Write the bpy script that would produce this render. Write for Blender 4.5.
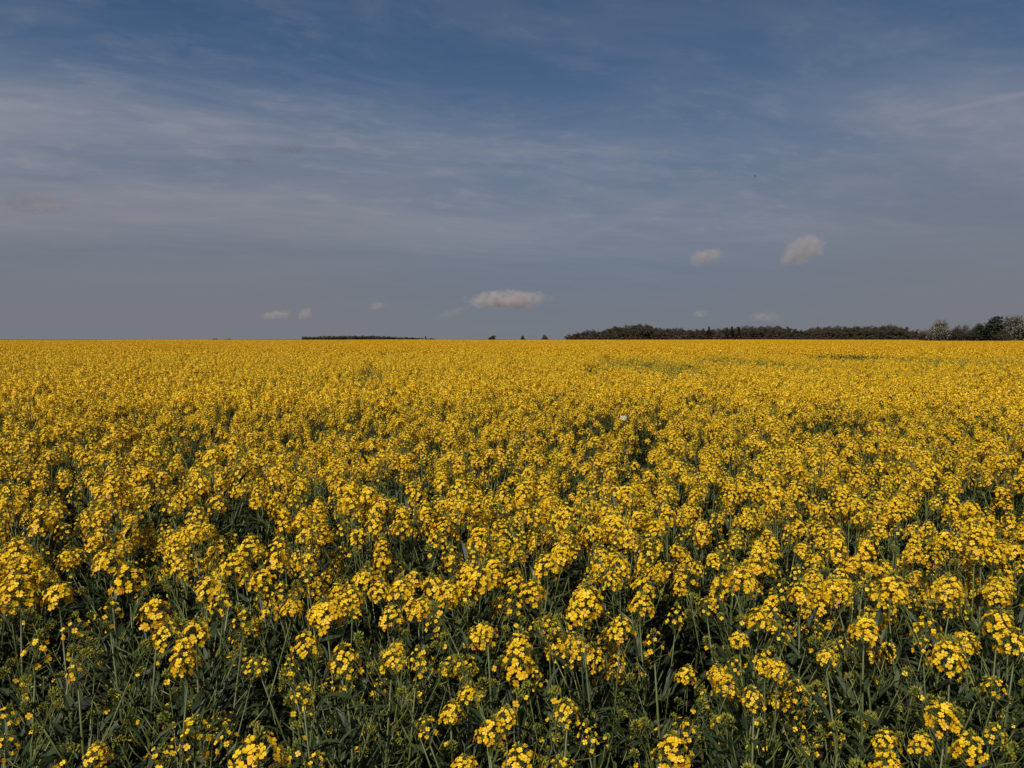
import bpy, math, random
import numpy as np
from mathutils import Matrix, Vector, Euler, noise as mnoise

R = math.radians
scene = bpy.context.scene
for o in list(bpy.data.objects):
    bpy.data.objects.remove(o)

# ------------------------------------------------------------------ camera
W, H = 1024, 768
FPX = 796.0                      # focal length in pixels (28 mm equivalent)
HORIZON = 338.7                  # picture row of the true horizon
CAMZ = 1.72
PITCH = math.atan((384 - HORIZON) / FPX)
cd = bpy.data.cameras.new('camera')
cd.sensor_width = 36.0
cd.lens = FPX / W * 36.0
cd.clip_start = 0.05
cd.clip_end = 20000
cam = bpy.data.objects.new('camera', cd)
cam.location = (0, 0, CAMZ)
cam.rotation_euler = (R(90) - PITCH, 0, 0)
scene.collection.objects.link(cam)
scene.camera = cam


def ray(px, py):
    """direction in the world of a picture point"""
    v = Vector(((px - 512) / FPX, 1.0, (384 - py) / FPX))
    c, s = math.cos(-PITCH), math.sin(-PITCH)
    return Vector((v.x, v.y * c - v.z * s, v.y * s + v.z * c)).normalized()


def at_height(px, py, z):
    d = ray(px, py)
    t = (z - CAMZ) / d.z
    return Vector((d.x * t, d.y * t, z))


def at_dist(px, py, dist):
    d = ray(px, py)
    return Vector((0, 0, CAMZ)) + d * (dist / d.y)


def project(x, y, z):
    c, s = math.cos(PITCH), math.sin(PITCH)
    dz = z - CAMZ
    yy = y * c - dz * s
    zz = y * s + dz * c
    return 512 + FPX * x / yy, 384 - FPX * zz / yy


# ------------------------------------------------------------------ sun, sky, exposure
SUN_EL, SUN_AZ = 42.0, 205.0     # azimuth clockwise from +Y (the view direction)
sdir = Vector((math.sin(R(SUN_AZ)) * math.cos(R(SUN_EL)), math.cos(R(SUN_AZ)) * math.cos(R(SUN_EL)), math.sin(R(SUN_EL))))
ld = bpy.data.lights.new('sun', 'SUN')
ld.energy = 5.0
ld.angle = R(0.53)
ld.color = (1.0, 0.94, 0.82)
sun = bpy.data.objects.new('sun', ld)
sun.rotation_euler = sdir.to_track_quat('Z', 'Y').to_euler()
sun.location = (0, -20, 30)
scene.collection.objects.link(sun)

scene.view_settings.view_transform = 'Standard'
scene.view_settings.look = 'None'
scene.view_settings.exposure = 0.0
scene.view_settings.gamma = 1.0
scene.view_settings.use_curve_mapping = False

world = bpy.data.worlds.new('World')
scene.world = world
world.use_nodes = True
wt = world.node_tree
wt.nodes.clear()


class NG:
    """small helper for writing node graphs as expressions"""
    def __init__(self, tree):
        self.t = tree

    def node(self, typ, **kw):
        n = self.t.nodes.new(typ)
        for k, v in kw.items():
            setattr(n, k, v)
        return n

    def put(self, sock, v):
        if isinstance(v, bpy.types.NodeSocket):
            self.t.links.new(v, sock)
        elif v is not None:
            if sock.type == 'RGBA' and hasattr(v, '__len__') and len(v) == 3:
                v = (*v, 1.0)
            sock.default_value = v

    def m(self, op, a, b=None, c=None, clamp=False):
        n = self.node('ShaderNodeMath', operation=op, use_clamp=clamp)
        for i, v in enumerate((a, b, c)):
            self.put(n.inputs[i], v)
        return n.outputs[0]

    def v(self, op, a, b=None, s=None):
        n = self.node('ShaderNodeVectorMath', operation=op)
        self.put(n.inputs[0], a)
        if b is not None:
            self.put(n.inputs[1], b)
        if s is not None:
            self.put(n.inputs['Scale'], s)
        return n.outputs['Value'] if op in ('DOT_PRODUCT', 'LENGTH', 'DISTANCE') else n.outputs[0]

    def sep(self, a):
        n = self.node('ShaderNodeSeparateXYZ')
        self.put(n.inputs[0], a)
        return n.outputs

    def comb(self, x, y, z):
        n = self.node('ShaderNodeCombineXYZ')
        for i, v in enumerate((x, y, z)):
            self.put(n.inputs[i], v)
        return n.outputs[0]

    def noise(self, vec, scale, detail=4, rough=0.5, dist=0.0, out=0):
        n = self.node('ShaderNodeTexNoise')
        self.put(n.inputs['Vector'], vec)
        n.inputs['Scale'].default_value = scale
        n.inputs['Detail'].default_value = detail
        n.inputs['Roughness'].default_value = rough
        n.inputs['Distortion'].default_value = dist
        return n.outputs[out]

    def mapr(self, v, a, b, c=0.0, d=1.0, smooth=True):
        n = self.node('ShaderNodeMapRange')
        n.interpolation_type = 'SMOOTHSTEP' if smooth else 'LINEAR'
        self.put(n.inputs[0], v)
        for i, x in enumerate((a, b, c, d)):
            n.inputs[i + 1].default_value = x
        return n.outputs[0]

    def mix(self, f, a, b, blend='MIX'):
        n = self.node('ShaderNodeMix', data_type='RGBA', blend_type=blend)
        self.put(n.inputs[0], f)
        self.put(n.inputs[6], a)
        self.put(n.inputs[7], b)
        return n.outputs[2]

    def ramp(self, f, stops):
        n = self.node('ShaderNodeValToRGB')
        self.put(n.inputs[0], f)
        e = n.color_ramp.elements
        while len(e) > 1:
            e.remove(e[-1])
        e[0].position = stops[0][0]
        e[0].color = (*stops[0][1], 1)
        for p, c in stops[1:]:
            q = e.new(p)
            q.color = (*c, 1)
        return n.outputs[0]


SKY_STRENGTH = 0.05
g = NG(wt)
tc = g.node('ShaderNodeTexCoord')
dx, dy, dz = g.sep(g.v('NORMALIZE', tc.outputs['Generated']))
dzc = g.m('MAXIMUM', dz, 0.004)
dirv = g.v('NORMALIZE', g.comb(dx, dy, dzc))
sky = g.node('ShaderNodeTexSky')
sky.sky_type = 'NISHITA'
sky.sun_disc = False
sky.sun_elevation = R(SUN_EL)
sky.sun_rotation = R(SUN_AZ)
sky.altitude = 0
sky.air_density = 1.0
sky.dust_density = 0.6
sky.ozone_density = 2.0
wt.links.new(dirv, sky.inputs['Vector'])
# colours below are given as they arrive in the picture, hence the division by the strength
def sc(c):
    return tuple(x / SKY_STRENGTH for x in c)
elev = g.m('MULTIPLY', g.m('ARCSINE', dzc), 180 / math.pi)
# deep clear blue of the Nishita sky, its white glow near the horizon held back
blue = g.mix(1.0, sky.outputs[0], (0.42, 0.50, 0.58, 1), 'MULTIPLY')
clear = g.mix(g.mapr(elev, 2, 30, 0.92, 0.55), blue,
              g.ramp(g.m('DIVIDE', elev, 60.0), [(0.0, sc((0.165, 0.190, 0.225))), (0.10, sc((0.125, 0.185, 0.270))),
                                                 (0.20, sc((0.082, 0.160, 0.290))), (0.40, sc((0.043, 0.108, 0.225))),
                                                 (1.0, sc((0.030, 0.075, 0.170)))]))
# high thin cloud, laid out on a plane far above the ground
inv = g.m('DIVIDE', 1.0, g.m('ADD', dzc, 0.10))
px_ = g.m('MULTIPLY', dx, inv)
py_ = g.m('MULTIPLY', dy, inv)
pl = g.comb(px_, py_, 0.0)
warp = g.noise(pl, 0.9, 3, 0.5, 0.0, out=1)
plw = g.v('ADD', pl, g.v('SCALE', g.v('SUBTRACT', warp, (0.5, 0.5, 0.5)), s=0.55))
sx, sy, _z = g.sep(plw)
# sheets drawn out from left to right, slightly raked
rake = g.comb(g.m('ADD', g.m('MULTIPLY', sx, 0.42), g.m('MULTIPLY', sy, 0.16)), g.m('SUBTRACT', g.m('MULTIPLY', sy, 1.3), g.m('MULTIPLY', sx, 0.25)), 3.7)
big = g.noise(rake, 0.85, 4, 0.48)
fib = g.noise(g.comb(g.m('ADD', g.m('MULTIPLY', sx, 0.9), g.m('MULTIPLY', sy, 0.35)), g.m('SUBTRACT', g.m('MULTIPLY', sy, 2.9), g.m('MULTIPLY', sx, 1.3)), 9.1), 1.5, 7, 0.58)
mott = g.noise(g.comb(px_, g.m('MULTIPLY', py_, 1.6), 1.0), 9.0, 4, 0.6)
cir = g.m('ADD', g.m('MULTIPLY', g.mapr(big, 0.36, 0.70), 0.62), g.m('MULTIPLY', g.mapr(fib, 0.36, 0.76), 0.34))
tuft = g.noise(g.comb(g.m('ADD', g.m('MULTIPLY', sx, 1.6), g.m('MULTIPLY', sy, 1.3)), g.m('SUBTRACT', g.m('MULTIPLY', sy, 2.2), g.m('MULTIPLY', sx, 1.5)), 21.0), 2.6, 8, 0.66)
cir = g.m('ADD', cir, g.m('MULTIPLY', g.m('SUBTRACT', mott, 0.5), 0.22))
cir = g.m('ADD', cir, g.m('MULTIPLY', g.mapr(tuft, 0.46, 0.78), 0.38))
# more veil to the left and in a belt about ten degrees up
az = g.m('ARCTAN2', dx, dy)
left = g.mapr(az, 0.15, -0.50, 0.0, 0.18)
belt = g.m('MULTIPLY', g.mapr(elev, 4.0, 10.5, 0.0, 1.0), g.mapr(elev, 19.0, 11.0, 0.0, 1.0))
soft = g.m('MULTIPLY', g.m('MULTIPLY', g.mapr(elev, 3.0, 9.0), g.mapr(elev, 20.0, 10.0)), g.mapr(az, 0.45, -0.25, 0.16, 0.32))
amount = g.m('ADD', g.m('ADD', 0.30, g.m('MULTIPLY', belt, 0.42)), left)
low_fade = g.mapr(elev, 0.5, 7.0, 0.30, 1.0)
cir = g.m('MULTIPLY', g.m('MULTIPLY', cir, amount), low_fade, clamp=True)
cir = g.m('ADD', cir, soft, clamp=True)
veil = g.mix(g.m('MULTIPLY', cir, 1.1, clamp=True), clear, sc((0.268, 0.282, 0.345)))
# trails left by aircraft: thin bands along great circles
def streak(col, p0, p1, width, strength, seed):
    a, b = ray(*p0), ray(*p1)
    n = a.cross(b).normalized()
    t = (b - a).normalized()
    ta, tb = a.dot(t), b.dot(t)
    wob = g.m('MULTIPLY', g.m('SUBTRACT', g.noise(g.v('ADD', dirv, (seed, 0, 0)), 14, 4, 0.6), 0.5), width * 1.3)
    dd = g.m('ABSOLUTE', g.m('ADD', g.v('DOT_PRODUCT', dirv, tuple(n)), wob))
    f = g.mapr(dd, width, 0.0, 0.0, 1.0)
    u = g.v('DOT_PRODUCT', dirv, tuple(t))
    ext = (tb - ta) * 0.45
    f = g.m('MULTIPLY', f, g.mapr(u, ta, ta + ext))
    f = g.m('MULTIPLY', f, g.mapr(u, tb + ext, tb))
    f = g.m('MULTIPLY', f, strength)
    return g.mix(f, col, sc((0.25, 0.265, 0.325)))
veil = streak(veil, (880, 124), (1035, 92), 0.0045, 0.6, 1.0)
veil = streak(veil, (530, 255), (680, 200), 0.012, 0.22, 2.0)
# grey air low down
side = g.mapr(g.m('ABSOLUTE', g.m('SUBTRACT', az, 0.12)), 0.05, 0.42, 0.0, 0.45)
hazef = g.m('MULTIPLY', g.mapr(elev, 17.0, 0.0, 0.0, 1.0, smooth=False), g.m('ADD', 0.48, side), clamp=True)
final = g.mix(hazef, veil, sc((0.186, 0.192, 0.218)))
bg = g.node('ShaderNodeBackground')
bg.inputs['Strength'].default_value = SKY_STRENGTH
wt.links.new(final, bg.inputs['Color'])
wo = g.node('ShaderNodeOutputWorld')
wt.links.new(bg.outputs[0], wo.inputs['Surface'])

scene.cycles.max_bounces = 6
scene.cycles.diffuse_bounces = 3
scene.cycles.transparent_max_bounces = 4
scene.cycles.volume_bounces = 1
scene.cycles.volume_step_rate = 1.0
scene.cycles.use_denoising = True
scene.render.use_persistent_data = False


# ------------------------------------------------------------------ materials
def new_mat(name):
    m = bpy.data.materials.new(name)
    m.use_nodes = True
    nt = m.node_tree
    nt.nodes.clear()
    gg = NG(nt)
    out = gg.node('ShaderNodeOutputMaterial')
    return m, gg, out


def leafy(name, stops, rough=0.5, transl=0.3, tcol=None, spec=0.4, rnd=0.12, nscale=40):
    """thin plant tissue: colour varies with the 'tint' attribute and per object, light comes through it"""
    m, q, out = new_mat(name)
    at = q.node('ShaderNodeAttribute', attribute_name='tint')
    oi = q.node('ShaderNodeObjectInfo')
    no = q.noise(q.node('ShaderNodeNewGeometry').outputs['Position'], nscale, 3, 0.6)
    f = q.m('ADD', at.outputs['Fac'], q.m('MULTIPLY', q.m('SUBTRACT', oi.outputs['Random'], 0.5), rnd))
    f = q.m('ADD', f, q.m('MULTIPLY', q.m('SUBTRACT', no, 0.5), 0.3), clamp=True)
    col = q.ramp(f, stops)
    p = q.node('ShaderNodeBsdfPrincipled')
    q.put(p.inputs['Base Color'], col)
    p.inputs['Roughness'].default_value = rough
    p.inputs['Specular IOR Level'].default_value = spec
    if transl > 0:
        tr = q.node('ShaderNodeBsdfTranslucent')
        q.put(tr.inputs['Color'], q.mix(1.0, col, (*(tcol or (1, 1, 1)), 1), 'MULTIPLY'))
        mx = q.node('ShaderNodeMixShader')
        mx.inputs[0].default_value = transl
        q.t.links.new(p.outputs[0], mx.inputs[1])
        q.t.links.new(tr.outputs[0], mx.inputs[2])
        q.t.links.new(mx.outputs[0], out.inputs['Surface'])
    else:
        q.t.links.new(p.outputs[0], out.inputs['Surface'])
    return m


M_PETAL = leafy('petal', [(0.0, (0.40, 0.17, 0.004)), (0.20, (0.64, 0.35, 0.005)), (0.6, (0.80, 0.515, 0.009)), (1.0, (0.88, 0.66, 0.040))], 0.5, 0.26, (1.0, 0.74, 0.3), 0.3, 0.14)
M_STEM = leafy('stem', [(0.0, (0.024, 0.030, 0.009)), (0.5, (0.056, 0.070, 0.017)), (1.0, (0.12, 0.135, 0.032))], 0.45, 0.0)
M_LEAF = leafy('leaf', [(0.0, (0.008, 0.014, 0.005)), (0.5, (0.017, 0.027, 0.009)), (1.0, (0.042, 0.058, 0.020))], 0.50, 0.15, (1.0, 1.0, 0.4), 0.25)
M_BUD = leafy('bud', [(0.0, (0.07, 0.09, 0.015)), (0.5, (0.15, 0.16, 0.020)), (1.0, (0.32, 0.27, 0.020))], 0.5, 0.1)
M_BARK = leafy('bark', [(0.0, (0.030, 0.022, 0.017)), (1.0, (0.075, 0.058, 0.045))], 0.9, 0.0, nscale=1.2)
M_BROWN = leafy('twig_crown', [(0.0, (0.030, 0.021, 0.015)), (0.5, (0.050, 0.036, 0.024)), (1.0, (0.075, 0.057, 0.036))], 0.9, 0.1, rnd=0.5, nscale=0.6)
M_OLIVE = leafy('spring_crown', [(0.0, (0.026, 0.022, 0.011)), (0.5, (0.045, 0.040, 0.019)), (1.0, (0.072, 0.064, 0.030))], 0.85, 0.15, rnd=0.5, nscale=0.6)
M_CONIF = leafy('conifer_crown', [(0.0, (0.008, 0.014, 0.008)), (1.0, (0.022, 0.032, 0.016))], 0.8, 0.05, nscale=0.6)
M_GREEN = leafy('green_crown', [(0.0, (0.008, 0.012, 0.005)), (0.5, (0.018, 0.027, 0.010)), (1.0, (0.048, 0.058, 0.018))], 0.7, 0.15, nscale=0.6)
M_BLOSS = leafy('blossom_crown', [(0.0, (0.03, 0.03, 0.016)), (0.3, (0.11, 0.10, 0.07)), (0.6, (0.26, 0.23, 0.18)), (1.0, (0.40, 0.36, 0.30))], 0.8, 0.15, rnd=0.1, nscale=0.8)
M_RED = leafy('undergrowth', [(0.0, (0.018, 0.010, 0.006)), (1.0, (0.042, 0.024, 0.013))], 0.9, 0.0, nscale=0.5)


def ground_mat():
    m, q, out = new_mat('soil')
    pos = q.node('ShaderNodeNewGeometry').outputs['Position']
    a = q.noise(pos, 6.0, 6, 0.6)
    b = q.noise(pos, 45.0, 4, 0.6)
    near = q.ramp(q.m('ADD', q.m('MULTIPLY', a, 0.6), q.m('MULTIPLY', b, 0.4)),
                  [(0.3, (0.014, 0.011, 0.008)), (0.5, (0.024, 0.019, 0.013)), (0.7, (0.040, 0.032, 0.022))])
    far = q.ramp(q.noise(pos, 0.004, 3, 0.5), [(0.4, (0.050, 0.060, 0.022)), (0.6, (0.09, 0.075, 0.045))])
    col = q.mix(q.mapr(q.v('LENGTH', pos), 440, 470), near, far)
    p = q.node('ShaderNodeBsdfPrincipled')
    q.put(p.inputs['Base Color'], col)
    p.inputs['Roughness'].default_value = 0.95
    bu = q.node('ShaderNodeBump')
    bu.inputs['Strength'].default_value = 0.8
    bu.inputs['Distance'].default_value = 0.03
    q.put(bu.inputs['Height'], b)
    q.t.links.new(bu.outputs[0], p.inputs['Normal'])
    q.t.links.new(p.outputs[0], out.inputs['Surface'])
    return m


M_SOIL = ground_mat()


# ------------------------------------------------------------------ mesh buffer
class MB:
    """collects polygons as arrays: vertices, faces, a material slot and a tint for each face"""
    def __init__(self, mats):
        self.mats = list(mats)
        self.V = []
        self.F = []
        self.MI = []
        self.T = []
        self.n = 0

    def add(self, verts, faces, mi=0, tint=0.5):
        verts = np.asarray(verts, dtype=np.float64).reshape(-1, 3)
        self.V.append(verts)
        for f in faces:
            self.F.append(tuple(i + self.n for i in f))
            self.MI.append(mi)
            self.T.append(tint)
        self.n += len(verts)

    def merge(self, other, mat4):
        M = np.array(mat4)
        v = other.verts() @ M[:3, :3].T + M[:3, 3]
        rem = []
        for mt in other.mats:
            if mt not in self.mats:
                self.mats.append(mt)
            rem.append(self.mats.index(mt))
        n = self.n
        self.V.append(v)
        self.F.extend([tuple(i + n for i in f) for f in other.F])
        self.MI.extend([rem[i] for i in other.MI])
        self.T.extend(other.T)
        self.n += len(v)

    def verts(self):
        return np.vstack(self.V) if self.V else np.zeros((0, 3))

    def mesh(self, name, smooth=False):
        me = bpy.data.meshes.new(name)
        me.from_pydata(self.verts().tolist(), [], self.F)
        for mt in self.mats:
            me.materials.append(mt)
        me.polygons.foreach_set('material_index', self.MI)
        a = me.attributes.new('tint', 'FLOAT', 'FACE')
        a.data.foreach_set('value', self.T)
        if smooth:
            me.polygons.foreach_set('use_smooth', [True] * len(me.polygons))
        me.update()
        return me


def frame_of(d):
    d = np.asarray(d, float)
    d = d / (np.linalg.norm(d) + 1e-9)
    u = np.cross(d, (0.0, 0.0, 1.0) if abs(d[2]) < 0.95 else (1.0, 0.0, 0.0))
    u /= np.linalg.norm(u)
    return d, u, np.cross(d, u)


def tube(mb, pts, rad, sides=5, mi=0, tint=0.5):
    pts = [np.asarray(p, float) for p in pts]
    vs = []
    for i, p in enumerate(pts):
        d = pts[min(i + 1, len(pts) - 1)] - pts[max(i - 1, 0)]
        d, u, w = frame_of(d)
        for k in range(sides):
            a = 2 * math.pi * k / sides
            vs.append(p + (u * math.cos(a) + w * math.sin(a)) * rad[i])
    fs = []
    for i in range(len(pts) - 1):
        for k in range(sides):
            k2 = (k + 1) % sides
            fs.append((i * sides + k, i * sides + k2, (i + 1) * sides + k2, (i + 1) * sides + k))
    fs.append(tuple((len(pts) - 1) * sides + k for k in range(sides)))
    mb.add(vs, fs, mi, tint)


def blade(mb, base, d, up, length, width, rng, mi=0, tint=0.5, droop=0.5, seg=5, wav=0.12):
    """a leaf: lanceolate, folded along its rib, arching down"""
    base = np.asarray(base, float)
    d = np.asarray(d, float)
    d = d / np.linalg.norm(d)
    side = np.cross(d, up)
    side /= (np.linalg.norm(side) + 1e-9)
    p = base.copy()
    vs, fs = [], []
    for i in range(seg + 1):
        t = i / seg
        w = width * (math.sin(math.pi * (0.10 + 0.88 * t) ** 0.85)) * (1 + rng.uniform(-wav, wav))
        n = np.cross(side, d)
        fold = 0.30 * w
        vs += [p - side * w * 0.5 + n * fold * rng.uniform(0.4, 1.3), p, p + side * w * 0.5 + n * fold * rng.uniform(0.4, 1.3)]
        p = p + d * length / seg
        d = d - np.array((0, 0, 1.0)) * droop / seg * (0.5 + t)
        d = d / np.linalg.norm(d)
    for i in range(seg):
        a = i * 3
        fs += [(a, a + 1, a + 4, a + 3), (a + 1, a + 2, a + 5, a + 4)]
    mb.add(vs, fs, mi, tint)


def floret(mb, c, nrm, size, rng, lod=0, tint=0.6):
    """four cupped petals in a cross"""
    n, u, w = frame_of(nrm)
    a0 = rng.uniform(0, math.pi)
    cup = rng.uniform(0.05, 0.55)
    if lod == 0:
        for k in range(4):
            a = a0 + k * math.pi / 2 + rng.uniform(-0.12, 0.12)
            e = u * math.cos(a) + w * math.sin(a)
            s = -u * math.sin(a) + w * math.cos(a)
            r = size * 0.5 * rng.uniform(0.9, 1.08)
            ck = cup + rng.uniform(-0.15, 0.15)
            p0 = c + e * r * 0.12
            p1 = c + e * r * 0.55 + n * r * ck * 0.35
            p2 = c + e * r * 1.0 + n * r * ck * 0.6
            vs = [p0 - s * r * 0.07, p0 + s * r * 0.07, p1 + s * r * 0.46, p1 - s * r * 0.46, p2 + s * r * 0.40, p2 - s * r * 0.40]
            mb.add(vs, [(0, 1, 2, 3), (3, 2, 4, 5)], 0, min(1, max(0, tint + rng.uniform(-0.12, 0.12))))
    else:
        r = size * 0.62
        vs = []
        for k in range(4):
            a = a0 + k * math.pi / 2
            vs.append(c + (u * math.cos(a) + w * math.sin(a)) * r + n * r * rng.uniform(-0.1, 0.45))
        mb.add(vs, [(0, 1, 2), (0, 2, 3)], 0, tint)


def head_mesh(kind, rng, lod=0):
    """one raceme.  returns (flowers, buds); base of its stalk is the origin, the axis is Z"""
    mb = MB([M_PETAL, M_STEM])
    bb = MB([M_BUD])
    if kind == 'full':
        Rr, hh, n = rng.uniform(0.028, 0.037), rng.uniform(0.030, 0.048), rng.randint(44, 60)
    elif kind == 'tall':
        Rr, hh, n = rng.uniform(0.026, 0.031), rng.uniform(0.060, 0.085), rng.randint(64, 80)
    elif kind == 'loose':
        Rr, hh, n = rng.uniform(0.027, 0.036), rng.uniform(0.030, 0.050), rng.randint(15, 26)
    else:                                   # budding: mostly green
        Rr, hh, n = rng.uniform(0.014, 0.020), 0.018, rng.randint(0, 3)
    st = 0.045                              # bare stalk with young pods below the flowers
    if lod == 0:
        tube(mb, [(0, 0, 0), (0, 0, st + hh * 0.9)], [0.0018, 0.0012], 4, 1, 0.6)
        for k in range(rng.randint(4, 8)):
            a = rng.uniform(0, 2 * math.pi)
            z = rng.uniform(0.0, st)
            l = rng.uniform(0.018, 0.036)
            e = np.array((math.cos(a) * 0.75, math.sin(a) * 0.75, rng.uniform(0.5, 1.1)))
            tube(mb, [(0, 0, z), e * l * 0.5 + (0, 0, z), e * l + (0, 0, z)], [0.0005, 0.0011, 0.0004], 3, 1, rng.uniform(0.3, 1))
    m = n if lod == 0 else max(3, int(n * (0.55 if lod == 1 else 0.22)))
    fs = 1.0 if lod == 0 else (1.25 if lod == 1 else 2.0)
    for i in range(m):
        t = (i + 0.5) / m
        a = i * 2.39996 + rng.uniform(-0.35, 0.35)
        rr = Rr * (1.0 - 0.72 * t ** 2.2) * rng.uniform(0.72, 1.18)
        z = st + hh * t * 0.95 - 0.012 * (1 - t) + rng.uniform(-0.006, 0.006)
        al = R(5 + 62 * t) + rng.uniform(-0.3, 0.3)
        e = np.array((math.cos(a), math.sin(a), 0.0))
        c = e * rr + np.array((0, 0, z))
        nn = np.array((math.cos(a + rng.uniform(-.4, .4)) * math.cos(al), math.sin(a + rng.uniform(-.4, .4)) * math.cos(al), math.sin(al)))
        size = rng.uniform(0.0118, 0.0158) * (1 - 0.25 * t) * fs
        tint = 0.55 + 0.30 * (t - 0.5) + rng.uniform(-0.22, 0.22)
        if t < 0.2 and rng.random() < 0.35:
            tint -= 0.35                    # fading lower flowers
        floret(mb, c, nn, size, rng, 0 if lod == 0 else 1, max(0, min(1, tint)))
        if lod == 0:
            z0 = max(0.0, z - 0.018)
            tube(mb, [(0, 0, z0), c], [0.0006, 0.0005], 3, 1, 0.7)
    # bud cluster in the middle
    nb = {'full': 11, 'tall': 11, 'loose': 15, 'bud': 24}[kind]
    rb = 0.0075 if kind != 'bud' else 0.012
    top = st + hh
    if lod <= 1:
        for i in range(nb if lod == 0 else 3):
            t = (i + 0.5) / nb if lod == 0 else i / 3
            a = i * 2.39996
            rr = rb * math.sqrt(1 - t * 0.9)
            c = np.array((math.cos(a) * rr, math.sin(a) * rr, top - 0.006 + 0.012 * t))
            d, u, w = frame_of(np.array((math.cos(a) * 0.6, math.sin(a) * 0.6, 1.0)))
            L, B = (0.0048, 0.0022) if lod == 0 else (0.009, 0.007)
            vs = [c - d * L * 0.7, c + u * B, c + w * B, c - u * B, c - w * B, c + d * L]
            bb.add(vs, [(0, 2, 1), (0, 3, 2), (0, 4, 3), (0, 1, 4), (5, 1, 2), (5, 2, 3), (5, 3, 4), (5, 4, 1)], 0, rng.uniform(0.2, 0.95))
    return mb, bb


rng = random.Random(7)
KINDS = ['full'] * 6 + ['tall'] * 3 + ['loose'] * 5 + ['bud'] * 4
HEADS = [head_mesh(k, rng, 0) for k in KINDS]
HEADS1 = [head_mesh(k, rng, 1) for k in KINDS]
HEAD_ME = [(a.mesh('flower_head'), b.mesh('buds')) for a, b in HEADS]
OF = {k: [i for i, x in enumerate(KINDS) if x == k] for k in set(KINDS)}
HEAD_TOP = 0.075                 # distance from the base of a head to the middle of its flowers


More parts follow.
